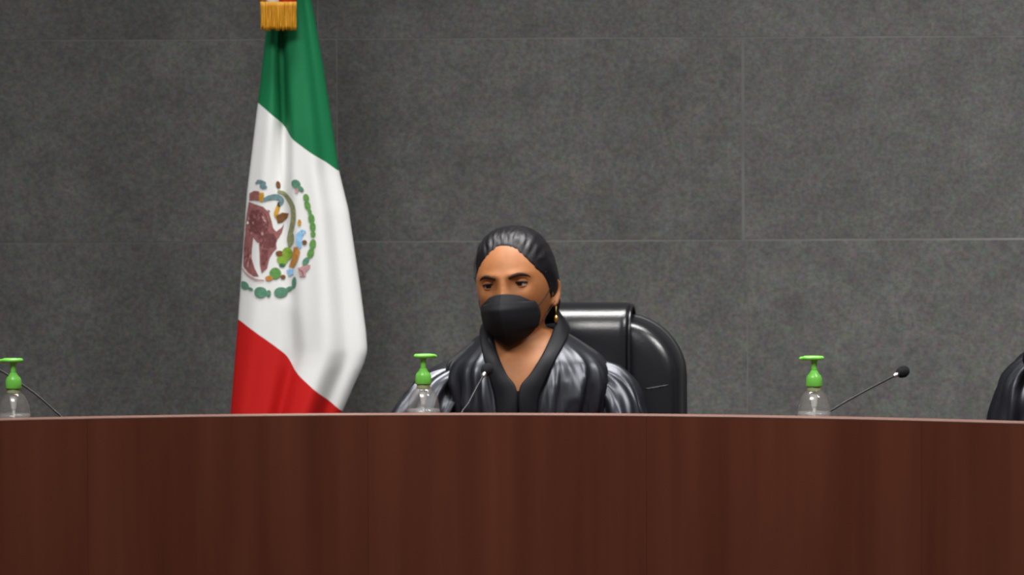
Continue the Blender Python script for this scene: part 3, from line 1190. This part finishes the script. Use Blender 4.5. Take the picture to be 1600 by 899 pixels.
    def in_v(p):
        if p[1] > -0.005 or p[2] < vbot:
            return False
        t = (p[2] - vbot) / (vtop - vbot)
        return lerp(-0.010, -0.070, t) < p[0] - 0.002 < lerp(0.010, 0.088, t)
    tb = BVHTree.FromPolygons([Vector(v_) for v_ in V], F)
    F = [q for q in F if not any(in_v(V[t]) for t in q)]
    # sleeves
    pcs = [(V, F)]
    for sd in (-1, 1):
        sh_, el, wr_, hd = arms[sd]
        prof = arms['sleeve'][sd]
        mid = tuple(lerp(sh_[i], el[i], 0.5) for i in range(3))
        q1 = tuple(lerp(sh_[i], el[i], 0.15) for i in range(3))
        fm = tuple(lerp(el[i], wr_[i], 0.5) for i in range(3))
        cf = tuple(lerp(el[i], wr_[i], 0.92) for i in range(3))
        path = [(sh_[0] * 0.72, sh_[1], sh_[2] - 0.005, prof[0]), q1 + (prof[1],), mid + (prof[2],), el + (prof[3],), fm + (0.058,), cf + (0.052,)]
        path = [(p[0], p[1], p[2] + (0.0 if i < 4 else 0.018), p[3]) for i, p in enumerate(path)]

        def rip(t, a, sd=sd):
            nz_ = noise.noise(Vector((math.cos(a) * 2.6, math.sin(a) * 2.6, t * 1.5 + sd * 3)))
            gather = 0.016 * ((1 - min(1, abs(nz_) * 2.4)) ** 1.5 - 0.35) * (1 - smoothstep(0.35, 0.9, t))
            drape = 0.007 * noise.noise(Vector((math.cos(a) * 2, math.sin(a) * 2, t * 7 + sd)))
            return gather + drape
        pcs.append(tube(path, 72, 60, rip))
    # skirt over the thighs
    sk = []
    for y, hw, z0, z1 in ((0.08, 0.19, 0.50, 0.68), (-0.05, 0.20, 0.50, 0.69), (-0.2, 0.21, 0.502, 0.68), (-0.38, 0.22, 0.47, 0.66), (-0.48, 0.23, 0.40, 0.62), (-0.53, 0.235, 0.2, 0.52)):
        ring = []
        for j in range(64):
            a = 2 * PI * j / 64
            k = 1 + 0.035 * math.sin(9 * a)
            ring.append((hw * k * math.copysign(abs(math.cos(a)) ** 0.6, math.cos(a)), y, (z0 + z1) / 2 + (z1 - z0) / 2 * math.copysign(abs(math.sin(a)) ** 0.6, math.sin(a)) * k))
        sk.append(ring)
    pcs.append(loft(sk))
    V, F = merge(*pcs)
    P('robe', (V, F), M['satin'])

    # --- collar: a band that stands behind the neck and runs down both sides of the V
    def cpt(px, py, y=None, lift=0.006):
        x, z = (px - 808) / 800.0, CAM_H - (py - 150) / 800.0
        if y is None:
            h = tb.ray_cast(Vector((x, -0.6, z)), Vector((0, 1, 0)))
            y = h[0].y - lift if h[0] else -0.10
        return Vector((x, y, z))
    sides = {
        1: ([(838, 486, 0.088), (862, 482, 0.060), (870, 486, 0.030), (867, 508, -0.012), (850, 545, None), (829, 578, None), (811, 601, None), (810, 640, None), (811, 700, None)],
            [(842, 512, 0.100), (880, 506, 0.064), (889, 514, 0.020), (884, 530, None), (868, 556, None), (851, 590, None), (840, 620, None), (838, 660, None), (838, 705, None)]),
        -1: ([(800, 486, 0.088), (772, 490, 0.060), (763, 500, 0.030), (768, 518, -0.012), (777, 550, None), (791, 580, None), (806, 601, None), (807, 640, None), (807, 700, None)],
             [(796, 512, 0.100), (760, 508, 0.064), (751, 514, 0.020), (750, 530, None), (757, 560, None), (766, 590, None), (773, 620, None), (776, 660, None), (776, 705, None)])}
    for sd in (1, -1):
        ins = catmull([tuple(cpt(*p)) for p in sides[sd][0]], 50)
        outs = catmull([tuple(cpt(*p)) for p in sides[sd][1]], 50)
        rows_ = []
        for a, b in zip(ins, outs):
            row = []
            for j in range(9):
                t = j / 8
                p = a + (b - a) * t
                p[1] -= 0.004 * math.sin(PI * t)
                row.append(tuple(p))
            rows_.append(row)
        v, f = loft(rows_, False, False, False)
        c = P('collar', (v, f), M['satin_matte'])
        mod_solid(c, 0.004, 0)
    return root


PX0 = at(808, 448, 9.0).x
person1_arms = {-1: ((-0.128, 0.0, 1.000), (-0.240, -0.085, 0.80), (-0.135, -0.31, 0.893), (0.5, -1, 0)),
                1: ((0.168, 0.0, 1.000), (0.222, -0.06, 0.79), (0.13, -0.31, 0.893), (-0.5, -1, 0)),
                'sleeve': {-1: (0.042, 0.052, 0.066, 0.074), 1: (0.042, 0.052, 0.057, 0.060)}}
build_person((PX0, 9.0, 0), 0.0, 'person in shiny black robe and black face mask seated at the middle of the bench', (15, 5.0, 0, -0.004), person1_arms, 0.0035)
person2_arms = {-1: ((-0.128, 0.0, 0.985), (-0.165, -0.03, 0.75), (-0.06, -0.22, 0.690), (0.5, -1, 0)),
                1: ((0.168, 0.0, 0.985), (0.205, -0.03, 0.75), (0.08, -0.22, 0.690), (-0.5, -1, 0)),
                'sleeve': {-1: (0.034, 0.052, 0.060, 0.066), 1: (0.032, 0.046, 0.056, 0.060)}}
p2 = build_person((1.12, 8.66, 0), -R(26), 'person in black robe cut off by the right edge of the picture', (0, 0, 2, -0.004), person2_arms, 0.006)
p2.scale = (1.06, 1.06, 1.06)

cpos = at(897, 560, 9.16)
make_chair((cpos.x, 9.165, 0), R(-7), 'black leather office chair behind the masked person in the middle')
make_chair((1.30, 8.82, 0), -R(30), 'black leather office chair of the person cut off at right')


# ------------------------------------------------------------------ hand gel bottles
def bottle_proto():
    root = empty('sanitizer_bottle', (0, 0, 0))
    prof = [(0.026, 0.0), (0.0305, 0.003), (0.0322, 0.012), (0.0325, 0.085), (0.0318, 0.102), (0.0290, 0.122), (0.0235, 0.138), (0.0165, 0.147), (0.0125, 0.150), (0.0118, 0.158)]
    pr = [tuple(p) for p in catmull(prof, 40)]
    put('bottle_body', *lathe(pr, 40, True, False), M['clear'], root, local=True)
    gl = [(max(0.002, r - 0.0012), z + 0.0015) for r, z in pr if z < 0.112]
    put('gel', *lathe(gl, 40), M['gel'], root, local=True)
    put('dip_tube', *tube([(0, 0, 0.158, 0.0028), (0, 0.001, 0.10, 0.0028), (0.003, 0, 0.012, 0.0028)], 10), M['tube'], root, local=True)
    put('pump_chamber_glint', *lathe([(0.0072, 0.160), (0.0075, 0.150), (0.0075, 0.140), (0.0060, 0.132), (0.0048, 0.122), (0.003, 0.116)], 20), M['tube'], root, local=True)  # milky white chamber, sized to double as the glint on the dome
    put('bottle_neck', *lathe([(0.0124, 0.148), (0.0128, 0.150), (0.0122, 0.153), (0.0128, 0.1555)], 24), M['neck_plastic'], root, local=True)
    # ribbed screw collar
    rings = []
    for z, r in ((0.1565, 0.0142), (0.158, 0.0148), (0.171, 0.0144), (0.1755, 0.0128), (0.180, 0.0086), (0.185, 0.0056)):
        rings.append([((r + 0.0004 * (j % 2) * (z < 0.17)) * math.cos(2 * PI * j / 48), (r + 0.0004 * (j % 2) * (z < 0.17)) * math.sin(2 * PI * j / 48), z) for j in range(48)])
    put('screw_collar', *loft(rings), M['green_plastic'], root, local=True)
    put('pump_stem', *lathe([(0.0062, 0.182), (0.0052, 0.187), (0.0050, 0.194), (0.0058, 0.200), (0.0085, 0.2045)], 24), M['green_plastic'], root, local=True)
    # flat pump head drawn out into a spout
    rings = []
    for z, k in ((0.2035, 0.80), (0.2045, 0.96), (0.2065, 1.0), (0.2085, 0.98), (0.2102, 0.86), (0.2106, 0.5)):
        ring = []
        for j in range(40):
            a = 2 * PI * j / 40
            x = 0.0185 * math.cos(a) + 0.0052 * (1 + math.cos(a)) * 0.9
            y = 0.0150 * math.sin(a) * (1 - 0.45 * max(0, math.cos(a)) ** 2)
            ring.append((x * k, y * k, z - (0.0012 if math.cos(a) > 0.8 else 0)))
        rings.append(ring)
    put('pump_head', *loft(rings), M['green_plastic'], root, local=True)
    return root


def copy_tree(o, parent=None):
    c = o.copy()
    COL.objects.link(c)
    c.parent = parent
    for ch in list(o.children):
        copy_tree(ch, c)
    return c


def bench_depth(px, back):
    return BR + back, ang_of(px)


bp0 = bottle_proto()
spots = [(661.5, 0.24, R(25), 'green-topped clear pump bottle in front of the masked person'),
         (1272, 0.24, R(172), 'green-topped clear pump bottle beside the long microphone at right'),
         (21, 0.24, R(178), 'green-topped clear pump bottle at the far left end of the bench')]


def plan(px, back, py=600):
    """point on the worktop at photo column px, 'back' metres behind the bench front"""
    Rr = BR + back
    k = at(px, py, 8.5)
    k = k.x / k.y
    Aq = 1 + k * k
    Bq = -2 * (k * BC.x + BC.y)
    Cq = BC.x ** 2 + BC.y ** 2 - Rr ** 2
    y = (-Bq + math.sqrt(Bq * Bq - 4 * Aq * Cq)) / (2 * Aq)
    return Vector((k * y, y, WORK_Z))


for i, (px, back, rz, lab) in enumerate(spots):
    o = bp0 if i == 0 else copy_tree(bp0)
    o.location = plan(px, back)
    o.rotation_euler.z = rz
    o.scale = (1, 1, 1.034)
    tag(o, lab, 'bottle', 'pump bottles on the bench')


# ------------------------------------------------------------------ gooseneck microphones
def microphone(base, pts, label, ring_t=0.06):
    """pts: world points of the neck from the base to the capsule"""
    root = empty('gooseneck_microphone', base)
    tag(root, label, 'microphone', 'gooseneck microphones on the bench')
    b = Vector(base)
    bm = box_bm(-0.045, 0.045, -0.055, 0.055, 0.0, 0.022, 0.006, 2)
    base_o = put_bm('mic_base', bm, M['plastic'], root)
    put('talk_button', *lathe([(0.009, 0.021), (0.009, 0.025), (0.007, 0.026)], 20, centre=(0.0, -0.03, 0)), M['tube'], base_o, local=True)
    loc = [tuple(Vector(p) - b) for p in pts]
    neck = [(0, 0.02, 0.018, 0.006), (loc[0][0] * 0.25, lerp(0.02, loc[0][1], 0.25), lerp(0.018, loc[0][2], 0.3), 0.0040)] + [p + (0.0021,) for p in loc]
    put('gooseneck', *tube(neck, 12, 50), M['plastic'], root, local=True)
    e, d = Vector(loc[-1]), (Vector(loc[-1]) - Vector(loc[-2])).normalized()
    put('ring', *tube([tuple(e - d * 0.008) + (0.0030,), tuple(e - d * 0.002) + (0.0046,), tuple(e + d * 0.004) + (0.0046,)], 14), M['chrome'], root, local=True)
    s = [tuple(e + d * a) + (r,) for a, r in ((0.003, 0.0052), (0.007, 0.0088), (0.014, 0.0112), (0.021, 0.0110), (0.027, 0.0080), (0.0298, 0.003))]
    put('foam_windscreen', *tube(s, 20, 26), M['foam'], root, local=True)
    return root


def neck_pts(pix, Y0, Y1):
    n = len(pix)
    return [at(x, y, lerp(Y0, Y1, i / (n - 1))) for i, (x, y) in enumerate(pix)]


c0 = plan(747, 0.13)
microphone(c0, neck_pts([(720, 655), (733, 629), (746, 604), (757, 585)], c0.y + 0.05, c0.y + 0.16), 'slim microphone in front of the masked person')
c1 = plan(1275, 0.39)
microphone(c1, neck_pts([(1284, 655), (1305, 638), (1345, 615), (1375, 599), (1401, 586)], c1.y + 0.0, c1.y + 0.10), 'black gooseneck microphone leaning right, beside right-hand bottle')
c2 = plan(118, 0.30)
microphone(c2, neck_pts([(103, 661), (84, 641), (58, 618), (30, 598), (2, 580), (-22, 570)], c2.y, c2.y + 0.08), 'black gooseneck microphone leaning left over the far left bottle')
